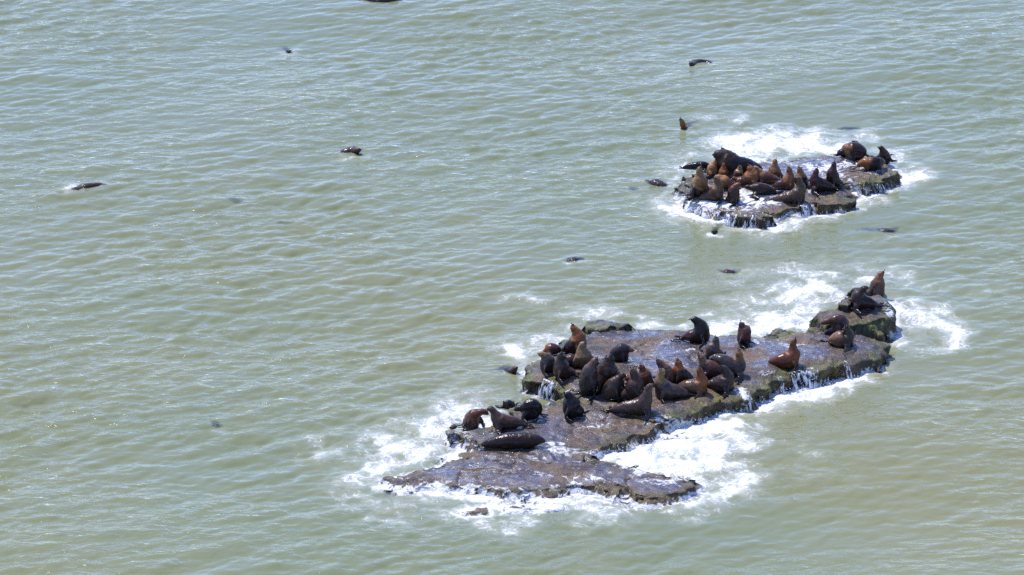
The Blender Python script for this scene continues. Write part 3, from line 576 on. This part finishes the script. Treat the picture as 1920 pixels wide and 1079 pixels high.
GU, GL, GS = 'sea lions on the upper ledge', 'sea lions on the lower ledges', 'sea lions swimming'
def U_(label, nodes, by, **k): return sea_lion(label, nodes, by, group=GU, **k)
def L_(label, nodes, by, **k): return sea_lion(label, nodes, by, group=GL, **k)
def S_(label, nodes, **k):
    for q in ('body', 'head'):
        if k.get(q) in (KB, BK): k[q] = (.062, .054, .052)  # black fur lightened on swimmers: haze and blur put into the colour
    nodes = [(x, y, z-.03) for x, y, z in nodes]
    return sea_lion(label, nodes, swim=True, group=GS, **k)
exec(compile(r'''
# upper ledge
U_('huge black bull with thick mane behind the golden females', [(1431,326,0),(1420,318,0),(1400,315,0),(1378,312,0),(1364,303,0),(1353,295,0),(1345,291,-.05),(1339,291,-.1)], 338, size=1.45, body=KB, head=(.035,.018,.012), cut=.66, bull=True, free=True, d0=.45)
U_('reddish head poking up just behind the black bull', [(1368,None,.9),(1364,None,.6),(1360,300,.4),(1358,290,.3),(1356,283,.25),(1353,278,.2)], 322, size=.8, body=DB, head=RD, d0=.9)
U_('black sea lion lying with its tail over the mussel stones', [(1278,333,0),(1290,327,0),(1304,320,0),(1320,316,0),(1335,314,0),(1346,314,0)], 328, size=.66, body=KB, head=KB, free=True, d0=.6)
U_('golden sea lion with raised snout touching the bull', [(1326,None,.3),(1330,331,.15),(1334,324,.05),(1337,315,0),(1340,307,0),(1345,300,0)], 334, size=.82, body=BR, head=GO, cut=.40, d0=.2)
U_('orange brown sea lion upright in front of the bull', [(1362,None,.7),(1360,None,.35),(1358,326,0),(1357,318,0),(1358,310,0),(1359,303,0)], 336, size=.85, body=DB, head=(.19,.075,.03), cut=.3)
U_('big golden sea lion upright at the left end of the upper ledge', [(1296,366,-.1),(1300,361,-.1),(1307,351,0),(1313,339,0),(1312,328,0),(1311,320,0),(1314,312,0)], 372, size=1.1, body=DB, head=(.20,.115,.055), cut=.42)
U_('brown sea lion sitting with golden brow, tail toward the left foam', [(1309,372,0),(1318,369,0),(1330,366,0),(1342,359,0),(1347,349,0),(1345,340,0),(1340,334,-.05)], 376, size=1.0, body=BR, head=(.17,.105,.055), cut=.55)
U_('low golden shouldered sea lion hunched behind the sitting brown one', [(1376,348,0),(1368,345,0),(1360,342,0),(1352,337,0),(1346,333,0),(1340,336,-.05)], 354, size=.9, body=RD, head=GO, cut=.4, free=True)
U_('small dark sea lion alone in foam with pale muzzle looking right', [(1362,376,0),(1366,374,0),(1372,368,0),(1376,359,0),(1379,351,0),(1383,347,0),(1389,350,0)], 381, size=.88, body=DB, head=RD, cut=.70)
U_('pale headed sea lion leaning left before the bull', [(1368,334,0),(1373,333,0),(1379,331,0),(1384,325,0),(1387,317,0),(1386,312,-.05)], 338, size=.78, body=BR, head=PA, cut=.66)
U_('broad golden chested sea lion in the middle of the upper ledge', [(1386,342,0),(1392,340,0),(1400,336,0),(1408,331,0),(1408,322,0),(1406,316,0),(1404,310,0)], 347, size=1.08, body=BR, head=(.24,.10,.04), cut=.3)
U_('low brown sea lion lying with face left behind the small foam one', [(1410,346,0),(1402,343,0),(1393,341,0),(1384,339,0),(1378,336,0),(1373,334,-.05)], 349, size=.75, body=BR, head=RD, free=True)
U_('golden headed sea lion stretched to the right of the golden chested one', [(1464,339,0),(1450,336,0),(1438,334,0),(1428,330,0),(1422,322,0),(1417,316,0),(1412,312,0)], 343, size=.95, body=BR, head=GO, cut=.62)
U_('golden sea lion upright and alone behind the middle group', [(1446,None,.5),(1450,None,.3),(1453,327,0),(1452,318,0),(1452,310,0),(1453,304,0),(1455,299,0)], 335, size=.88, body=(.14,.07,.035), head=(.24,.13,.055), cut=.3)
U_('dark wet sea lion lying flat in the foam of the upper ledge', [(1457,362,0),(1446,360,0),(1434,356,0),(1420,354,0),(1406,352,0),(1396,350,0)], 366, size=.95, body=BK, head=BK, free=True)
U_('red brown sea lion upright at left of the close pair', [(1450,350,0),(1457,350,0),(1466,349,0),(1475,343,0),(1480,332,0),(1480,323,0),(1478,313,0)], 356, size=.95, body=(.06,.025,.022), head=(.24,.105,.045), cut=.45)
U_('golden cheeked sea lion with snout up at right of the close pair', [(1512,None,.6),(1508,None,.4),(1503,341,.2),(1501,330,.2),(1500,322,.2),(1498,313,.2)], 352, size=.9, body=BK, head=(.26,.14,.06), cut=.6)
U_('slender tan sea lion sitting nearest the front edge of the upper ledge', [(1450,374,0),(1460,373,0),(1474,371,0),(1492,366,0),(1501,355,0),(1500,344,0),(1497,336,0),(1491,334,-.05)], 380, size=1.0, body=(.075,.05,.035), head=(.10,.065,.04), cut=.6)
U_('dark sea lion with blue grey back, tail right, beside the steep snouted one', [(1566,352,0),(1557,351,0),(1546,348,0),(1534,344,0),(1528,334,0),(1529,325,0),(1532,316,0)], 359, size=1.02, body=BK, head=(.07,.03,.025), cut=.6)
U_('dark sea lion with snout pointing straight up near right of upper ledge', [(1578,None,.2),(1574,346,.1),(1567,342,0),(1562,334,0),(1561,323,0),(1563,313,0),(1564,303,0)], 352, size=.95, body=BK, head=(.05,.025,.022), cut=.7)
U_('large humped sea lion with golden face lowered to the left', [(1624,291,0),(1618,285,0),(1609,281,0),(1600,281,0),(1592,281,-.05),(1586,280,-.1),(1581,284,-.15)], 299, size=.98, body=BK, head=(.20,.10,.04), cut=.78, bull=True, free=True)
U_('dark rump and flippers of a sea lion left of the humped one', [(1570,295,0),(1574,291,0),(1580,288,0),(1588,286,.2),(1596,285,.4)], 298, size=.8, body=KB, head=KB, free=True, d0=.2)
U_('tip of a dark head just above the humped sea lion', [(1606,None,.9),(1604,None,.7),(1603,280,.6),(1602,274,.5),(1601,269,.45),(1599,265,.4)], 297, size=.7, body=KB, head=KB, d0=.5)
U_('sea lion standing with gold patch on its rump at right end', [(1605,314,0),(1612,309,0),(1623,305,0),(1636,306,0),(1646,305,.1),(1653,303,.3),(1658,306,.5)], 319, size=.9, body=(.20,.09,.03), head=KB, cut=.38, free=True)
U_('slim dark sea lion upright behind the gold patched one', [(1664,None,.4),(1661,None,.2),(1659,301,0),(1658,292,0),(1656,284,0),(1652,278,0),(1647,277,-.05)], 308, size=.85, body=BK, head=(.05,.025,.018), cut=.6, d0=.4)
# long ledge, left cluster
L_('sea lion with orange chest and dark face raised at far left of long ledge', [(1053,656,.1),(1060,655,.1),(1069,651,0),(1079,645,0),(1084,634,0),(1081,624,0),(1076,617,0),(1073,609,0)], 665, size=1.12, body=BK, head=(.24,.09,.03), cut=.5)
L_('tan sea lion upright with snout up right of the orange chested one', [(1088,None,.5),(1090,None,.25),(1094,676,0),(1093,664,0),(1091,655,0),(1092,648,0),(1098,642,0)], 690, size=1.05, body=(.07,.045,.025), head=(.21,.14,.07), cut=.45)
L_('red headed sea lion lying behind the blue grey one at the left rim', [(1052,668,0),(1046,664,0),(1038,661,0),(1030,659,0),(1024,658,0),(1018,660,0)], 668, size=.8, body=DB, head=(.20,.06,.025), cut=.6, free=True, d0=.2)
L_('shiny blue grey sea lion with yellow snout at the extreme left rim', [(1044,694,0),(1038,690,0),(1031,684,0),(1026,676,0),(1022,669,0),(1017,665,0),(1011,664,0)], 698, size=.95, body=(.045,.036,.036), head=(.25,.16,.06), cut=.82)
L_('brown sea lion curled right with its dark head upright, above the left waterfalls', [(1080,704,0),(1072,699,0),(1062,697,0),(1054,690,0),(1051,679,0),(1052,669,0),(1053,662,0)], 709, size=1.08, body=(.07,.038,.03), head=(.035,.026,.02), cut=.6)
L_('dark sea lion lying half hidden between the curled one and the tan one', [(1088,682,0),(1080,679,0),(1072,676,0),(1064,673,0),(1057,670,0),(1053,668,0)], 688, size=.85, body=DB, head=BK, free=True)
L_('grey brown sea lion leaning right, head against the big dark one', [(1089,737,0),(1092,729,0),(1097,718,0),(1102,706,0),(1107,694,0),(1112,682,0),(1119,672,0)], 741, size=1.05, body=(.050,.040,.036), head=(.085,.05,.038), cut=.72, free=True)
L_('largest dark pear shaped sea lion sitting behind the leaning grey one', [(1122,None,.4),(1128,None,.2),(1134,710,0),(1138,698,0),(1140,684,0),(1143,674,0),(1146,665,0)], 732, size=1.42, body=BK, head=BK, cut=.7)
L_('sea lion arching forward with tan face looking right over the water film', [(1144,673,0),(1146,668,0),(1153,662,0),(1163,656,0),(1172,654,0),(1180,655,0),(1188,658,-.05)], 680, size=.88, body=(.045,.036,.034), head=(.27,.15,.07), cut=.80, free=True)
L_('olive brown sea lion lying diagonally with orange rump', [(1124,749,0),(1132,742,0),(1141,733,0),(1151,722,0),(1160,711,0),(1167,705,0),(1174,705,0)], 752, size=1.02, body=(.085,.055,.036), head=(.05,.034,.026), cut=.5, free=True)
L_('small pale brown flank showing behind the scarred sea lion', [(1188,722,0),(1183,718,0),(1178,715,0),(1173,713,0),(1168,714,0)], 724, size=.75, body=(.15,.08,.055), head=(.13,.07,.05), free=True, d0=.2)
L_('sea lion with shiny creased flank and snout up, rump toward viewer', [(1164,747,-.1),(1170,741,-.1),(1180,734,0),(1190,725,0),(1193,711,0),(1189,702,0),(1184,692,0)], 752, size=1.1, body=(.05,.032,.028), head=(.06,.03,.024), cut=.6)
L_('red brown sea lion with dark raised muzzle behind the creased one', [(1216,None,.4),(1213,None,.25),(1209,712,0),(1208,702,0),(1205,693,0),(1201,684,0)], 724, size=.92, body=BR, head=RD, cut=.4, d0=.1)
L_('long brown sea lion stretched along the front with shiny back', [(1146,769,0),(1156,767,0),(1172,765,0),(1190,763,0),(1205,758,0),(1212,745,0),(1215,733,0),(1218,725,0),(1226,721,0)], 777, size=1.05, body=(.06,.038,.032), head=(.085,.055,.045), cut=.72)
L_('sea lion with thin pinkish snout lifted behind the golden throated one', [(1268,None,.3),(1262,None,.15),(1256,712,0),(1252,703,0),(1246,692,0),(1238,683,0),(1232,674,0)], 728, size=.92, body=BR, head=(.12,.06,.045), cut=.6, d0=.15)
L_('fat grey sea lion with golden throat and shiny flank', [(1292,740,0),(1281,737,0),(1266,734,0),(1252,732,0),(1241,722,0),(1238,709,0),(1241,699,0),(1238,691,0)], 748, size=1.12, body=(.055,.04,.037), head=(.22,.15,.07), cut=.70)
L_('sea lion with vivid orange head and black body', [(1300,714,0),(1294,711,0),(1285,707,0),(1276,702,0),(1272,693,0),(1272,684,0),(1270,674,0)], 720, size=1.0, body=BK, head=OR, cut=.68)
# long ledge, centre cluster
L_('grey sea lion upright with shiny head above the centre cluster', [(1324,None,.4),(1328,None,.2),(1333,661,0),(1337,652,0),(1341,645,0),(1342,639,0),(1342,632,0)], 672, size=.95, body=(.10,.075,.055), head=(.11,.085,.065), cut=.6)
L_('brown sea lion facing left with pale snout, shiny shoulder', [(1368,700,0),(1358,697,0),(1344,692,0),(1330,689,0),(1320,682,0),(1316,673,0),(1310,665,0)], 707, size=1.02, body=(.085,.045,.035), head=(.22,.13,.075), cut=.74)
L_('dark sea lion with golden head up and flipper out on right of centre cluster', [(1331,672,.2),(1341,672,.1),(1355,677,0),(1370,686,0),(1383,687,0),(1387,676,0),(1386,666,0),(1385,655,0)], 704, size=1.1, body=(.055,.044,.042), head=(.25,.14,.055), cut=.78, free=True)
L_('sea lion with orange neck upright at front of centre cluster', [(1270,725,0),(1280,725,0),(1292,725,0),(1306,724,0),(1315,716,0),(1314,706,0),(1312,698,0),(1311,689,0)], 738, size=.98, body=(.095,.060,.042), head=(.20,.075,.03), cut=.55)
L_('dark brown sea lion with small head up at right front of centre cluster', [(1322,725,0),(1332,722,0),(1345,719,0),(1357,716,0),(1364,708,0),(1362,698,0),(1358,691,0),(1353,687,0)], 734, size=1.05, body=(.045,.032,.026), head=(.045,.030,.024), cut=.6)
# long ledge, singles
L_('dark sea lion calling with open snout at the back edge', [(1279,635,.1),(1287,631,.05),(1298,630,0),(1310,628,0),(1315,617,0),(1309,605,0),(1304,600,0),(1295,599,-.05)], 642, size=1.12, body=(.05,.02,.014), head=(.022,.016,.013), cut=.45)
L_('narrow brown sea lion seen from behind, upright at back edge', [(1401,None,-.05),(1399,635,0),(1397,628,0),(1395,621,0),(1392,614,0),(1390,608,0),(1389,604,.05)], 645, size=.90, body=(.09,.045,.035), head=(.09,.045,.035), cut=.6, free=True)
L_('lone reddish sea lion sitting tall on the right half of long ledge', [(1441,680,0),(1450,678,0),(1463,676,0),(1478,672,0),(1487,664,0),(1487,653,0),(1487,645,0),(1491,636,0)], 690, size=1.05, body=(.10,.035,.018), head=(.17,.065,.028), cut=.45)
L_('shiny tan flanked sea lion facing viewer at right end of long ledge', [(1557,641,.1),(1562,638,.05),(1571,635,0),(1583,634,0),(1590,629,0),(1588,620,0),(1586,612,-.05)], 650, size=1.08, body=(.16,.10,.055), head=(.055,.04,.027), cut=.42)
L_('curled brown sea lion bending its neck left beside the boulder', [(1550,622,0),(1560,621,0),(1572,617,0),(1580,608,0),(1574,601,0),(1562,600,0),(1550,603,0),(1540,607,-.05)], 629, size=.92, body=(.055,.034,.030), head=(.10,.055,.03), cut=.7, free=True)
L_('sea lion with pale shoulders sitting on the highest back of the boulder', [(1632,None,.2),(1634,552,.1),(1638,549,0),(1643,541,0),(1647,530,0),(1649,520,0),(1652,514,0),(1657,509,0)], 560, size=1.0, body=(.06,.038,.033), head=(.20,.10,.05), cut=.68)
L_('dark sea lion resting on the boulder with head lifted to right', [(1648,573,0),(1640,571,0),(1628,568,0),(1615,565,0),(1609,557,0),(1614,548,0),(1620,542,0),(1627,540,0)], 579, size=1.05, body=BK, head=(.04,.022,.018), cut=.6)
L_('dark sea lion leaning left toward the green knob on the boulder', [(1628,556,.2),(1620,554,.1),(1611,551,0),(1603,549,0),(1597,550,0),(1589,554,-.05)], 572, size=.85, body=BK, head=KB, free=True)
# low ledge
L_('small reddish sea lion bowing right on the far left of low ledge', [(868,799,0),(871,794,0),(877,787,0),(886,780,0),(896,775,0),(905,772,0),(911,774,0),(916,778,0)], 804, size=.76, body=(.085,.038,.024), head=(.11,.045,.025), cut=.6)
L_('brown sea lion standing nose to nose with the small reddish one', [(984,798,0),(975,794,0),(961,792,0),(946,791,0),(934,786,0),(928,777,0),(922,768,0),(913,768,-.05)], 804, size=.95, body=(.055,.032,.024), head=(.075,.045,.034), cut=.6)
L_('thin black sea lion upright behind the nose to nose pair', [(962,None,.3),(958,None,.2),(954,775,0),(952,768,0),(950,762,0),(948,757,0),(945,754,-.05)], 781, size=.78, body=KB, head=KB, d0=.6)
L_('black humped bull with head lowered left', [(1013,778,0),(1011,770,0),(1005,762,0),(996,759,0),(986,764,0),(977,766,0),(971,766,0),(964,769,-.05)], 785, size=.84, body=KB, head=(.02,.016,.015), cut=.8, free=True)
L_('lone black sea lion sitting over its own reflection', [(1092,None,.1),(1088,775,0),(1079,771,0),(1073,763,0),(1070,752,0),(1067,743,0),(1060,738,-.05)], 781, size=1.12, body=KB, head=KB)
L_('dark brown bull lying flat with blunt head right', [(899,836,0),(912,832,0),(930,829,0),(952,826,0),(976,826,0),(998,826,0),(1012,826,0),(1022,828,0)], 841, size=.86, body=(.030,.019,.015), head=(.032,.02,.014), bull=True, free=True, flip=False)
# swimmers
S_('small black head in the foam left of the low ledge', [(862,807,-.35),(858,806,-.3),(854,804,-.12),(849,802,.05),(845,802,.08)], size=.95, t0=.6, body=KB, head=KB)
S_('dark animals floating low at the top edge of the water', [(766,8,-.26),(745,7,-.2),(722,6,-.16),(700,6,-.16),(678,7,-.17),(655,9,-.22)], size=1.3, body=(.03,.024,.028), head=(.03,.024,.028), flip=False)
S_('second dark back just above the floating ones at the top edge', [(760,-2,-.1),(740,-3,.0),(720,-2,.02),(705,-1,-.05)], size=1.2, body=KB, head=KB, flip=False)
S_('dark head of a lone swimmer in the upper left water', [(528,104,-.35),(533,101,-.28),(537,98,-.14),(541,97,.06),(546,95,.12)], size=.8, t0=.6, flip=False, body=KB, head=KB)
S_('swimmer with tan neck holding its head out toward right', [(632,293,-.22),(640,291,-.12),(650,288,-.06),(660,286,-.06),(666,284,.05),(671,282,.16),(677,281,.20)], size=.95, body=BK, head=(.09,.05,.032), cut=.8, flip=False)
S_('long thin brown swimmer splashing at both ends, far left', [(198,348,-.02),(190,349,-.06),(178,351,-.08),(165,354,-.09),(152,356,-.10),(143,356,-.02),(133,357,.0)], size=.85, body=(.06,.03,.022), head=KB, flip=False)
S_('submerged grey swimmer fading into water left of centre', [(468,397,-.26),(452,393,-.22),(438,388,-.22),(424,383,-.20),(410,378,-.14)], size=.8, body=BK, head=BK, flip=False)
S_('faint submerged dark shape lowest of the left swimmers', [(550,437,-.28),(540,434,-.23),(530,432,-.22),(518,430,-.24)], size=.75, body=BK, head=BK, flip=False)
S_('dark curved fin breaking the surface at lower left', [(398,806,-.30),(402,803,-.16),(406,802,-.05),(411,804,-.06),(416,807,-.12)], size=.55, body=KB, head=KB, flip=False, hflip=False)
S_('orange swimmer upright with chest out above the upper ledge', [(1300,247,-.4),(1293,245,-.25),(1287,243,-.08),(1282,239,.08),(1280,233,.24),(1278,227,.38),(1276,223,.48)], size=.95, t0=.45, body=(.18,.06,.025), head=(.24,.12,.05), cut=.8, flip=False)
S_('two flippers and back of a dark floater in the upper right water', [(1336,123,-.08),(1326,121,-.15),(1314,121,-.17),(1302,122,-.14),(1296,120,.05),(1293,117,.12)], size=.9, body=(.025,.022,.028), head=KB, flip=False)
S_('smooth dark back arching out left of the upper ledge', [(1258,358,-.25),(1250,355,-.14),(1241,352,-.08),(1231,348,-.05),(1222,346,-.04),(1213,343,-.02),(1207,344,-.06)], size=1.0, body=(.05,.038,.042), head=(.03,.022,.03), flip=False)
S_('tiny dark shape in ripples left of the arching back', [(1196,365,-.25),(1191,363,-.13),(1186,362,-.12),(1182,363,-.22)], size=.6, body=BK, head=BK, flip=False, hflip=False)
S_('small dark head watching from the water under the mossy block', [(1352,440,-.42),(1348,439,-.34),(1343,437,-.15),(1339,435,.10),(1336,434,.18)], size=.95, t0=.6, flip=False, body=DB, head=(.04,.028,.02), cut=.8)
S_('dark rounded back right of and below the upper ledge', [(1684,441,-.3),(1672,440,-.15),(1660,438,-.09),(1649,439,-.13),(1638,441,-.28)], size=.78, body=BK, head=BK, flip=False)
S_('submerged bluish body left of the dark rounded back', [(1650,444,-.26),(1636,443,-.22),(1620,442,-.21),(1606,444,-.26)], size=.8, body=(.03,.026,.04), head=BK, flip=False)
S_('dark flippered swimmer in open water between the two ledges', [(1094,491,-.06),(1086,491,-.10),(1078,492,-.10),(1070,492,-.08),(1064,491,.0)], size=.8, body=KB, head=KB, flip=False)
S_('round brown back in foam behind the long ledge', [(1390,520,-.3),(1378,518,-.15),(1367,515,-.08),(1356,516,-.14),(1344,519,-.28)], size=.74, body=(.05,.032,.028), head=BK, flip=False)
S_('swimmer with pointed brown head left of the long ledge, body under water', [(930,712,-.34),(940,708,-.30),(950,702,-.26),(957,698,-.10),(963,694,.12),(969,690,.26)], size=1.0, t0=.3, flip=False, body=(.05,.04,.036), head=(.10,.045,.03), cut=.86)
S_('small grey head in foam at the right foot of the long ledge', [(1636,704,-.36),(1640,702,-.24),(1644,699,-.05),(1649,696,.06),(1652,695,.08)], size=.8, t0=.6, flip=False, body=BR, head=(.10,.08,.05))
S_('flat dark back awash behind the upper ledge', [(1612,249,-.24),(1600,249,-.2),(1588,249,-.19),(1576,250,-.2),(1568,250,-.25)], size=.75, body=(.03,.025,.045), head=BK, flip=False)
''', 'animals', 'exec'))

# ------------------------------------------------------------------ how much of the murky water lies over rock or swimmer
def shallow():
    F, X, Y, Z, rock, X2, Y2, o = SEA
    top = np.full(X.shape, -9.0); sel = np.nonzero(rock > -1.3)
    top[sel] = ground(X2[sel], Y2[sel])
    for S, rr in SPINES:
        sel = np.nonzero((np.abs(X2-S[:, 0].mean()) < 3) & (np.abs(Y2-S[:, 1].mean()) < 4))
        d = np.hypot(X2[sel][:, None]-S[None, :, 0], Y2[sel][:, None]-S[None, :, 1])
        t = np.where(d < rr[None]*1.1, S[None, :, 2] + np.sqrt(np.clip(rr[None]**2-d**2, 0, 1)), -9.0).max(1)
        top[sel] = np.maximum(top[sel], t)
    v = np.exp(-np.clip(Z-top, 0, 9)*5.5); v[top < -1.2] = 0
    a = o.data.attributes.new('shallow', 'FLOAT', 'POINT'); a.data.foreach_set('value', np.concatenate([v.ravel(), np.zeros(16)]).astype(np.float32))
shallow()

# ------------------------------------------------------------------ water running off the rims
def cascade(label, a, b, z, n, drop_to=0.0, width=.026, out=.22):
    A, B = at_z(a[0], a[1], z), at_z(b[0], b[1], z); vs, fs = [], []
    e = unit(B-A); nrm = np.array([e[1], -e[0], 0.0])
    if nrm[1] > 0: nrm = -nrm
    n = int(n*1.5)
    for k in range(n):
        t = (k+rng.uniform(.1, .9))/n; p = A+(B-A)*t
        if k > 1 and float(vnoise(t*n*.35, n*1.3, 0, 3)) < -.25: continue
        # walk outward until the rock drops away
        for _ in range(20):
            if float(ground(p[0], p[1])[0]) < z-.28: break
            p = p + nrm*.05
        gz0 = z-.03; w_ = width*rng.uniform(.5, 1.7); L = []
        for q in np.linspace(0, 1, 7):
            zz = gz0 - (gz0-drop_to+.1)*q**1.4
            L.append(p + nrm*(-.22 + (out+.16)*q**.6) + e*rng.uniform(-.02, .02)*q + np.array([0, 0, zz-z]))
        for i, c in enumerate(L):
            ww = w_*(1+.9*i/6)
            o_ = len(vs)
            for u, v in ((-ww, 0), (0, .035), (ww, 0), (0, -.035)): vs.append(c + e*u + nrm*v)
            if i:
                for m_ in range(4): fs.append((o_-4+m_, o_-4+(m_+1) % 4, o_+(m_+1) % 4, o_+m_))
    o = mesh_np('cascade', np.array(vs), np.array(fs), M_FALL); tag(o, label, kind='stuff')
for c in [
 ('thin white falls off the left end of the long ledge', (1012,712), (1040,720), .66, 16),
 ('falls beside the mossy left foot of the long ledge', (1062,728), (1082,748), .60, 9),
 ('row of falls along the front rim of the long ledge', (1462,708), (1535,690), .66, 26),
 ('small fall at the green rim near the right end', (1586,682), (1598,676), .66, 5),
 ('fall through the notch in the front rim', (1397,739), (1412,732), .64, 7),
 ('falls at the front block of the upper ledge', (1345,398), (1385,404), .46, 14),
 ('falls over the middle of the front block', (1395,405), (1425,406), .46, 9),
 ('splashing falls left of the green block', (1500,386), (1528,381), .42, 8),
 ('falls at the dark right rim of the upper ledge', (1605,352), (1612,345), .42, 6),
 ('broad fall beside the brown rock bar', (1632,342), (1642,337), .44, 5)]:
    cascade(*c)

# ------------------------------------------------------------------ spray droplets thrown up by the white water
def spray():
    F, X, Y, Z, rock = SEA[:5]
    pr = (np.clip(F-.5, 0, 1)**1.5*(1-sstep(.2, 2.2, -rock))).ravel(); pr /= pr.sum()
    idx = rng.choice(len(pr), 1500, p=pr); vs, fs = [], []
    base = np.array([(1, 0, 0), (0, 1, 0), (-1, 0, 0), (0, -1, 0), (0, 0, 1), (0, 0, -1)], float)
    tri = [(0, 1, 4), (1, 2, 4), (2, 3, 4), (3, 0, 4), (1, 0, 5), (2, 1, 5), (3, 2, 5), (0, 3, 5)]
    for i in idx:
        c = np.array([X.ravel()[i], Y.ravel()[i], Z.ravel()[i]+rng.exponential(.09)]); s = rng.uniform(.006, .022)
        o_ = len(vs); vs += list(c+base*s); fs += [tuple(k+o_ for k in f) for f in tri]
    tag(mesh_np('sea_spray', np.array(vs), np.array(fs), M_FOAM), 'fine white droplets over the breaking water', kind='stuff')
spray()
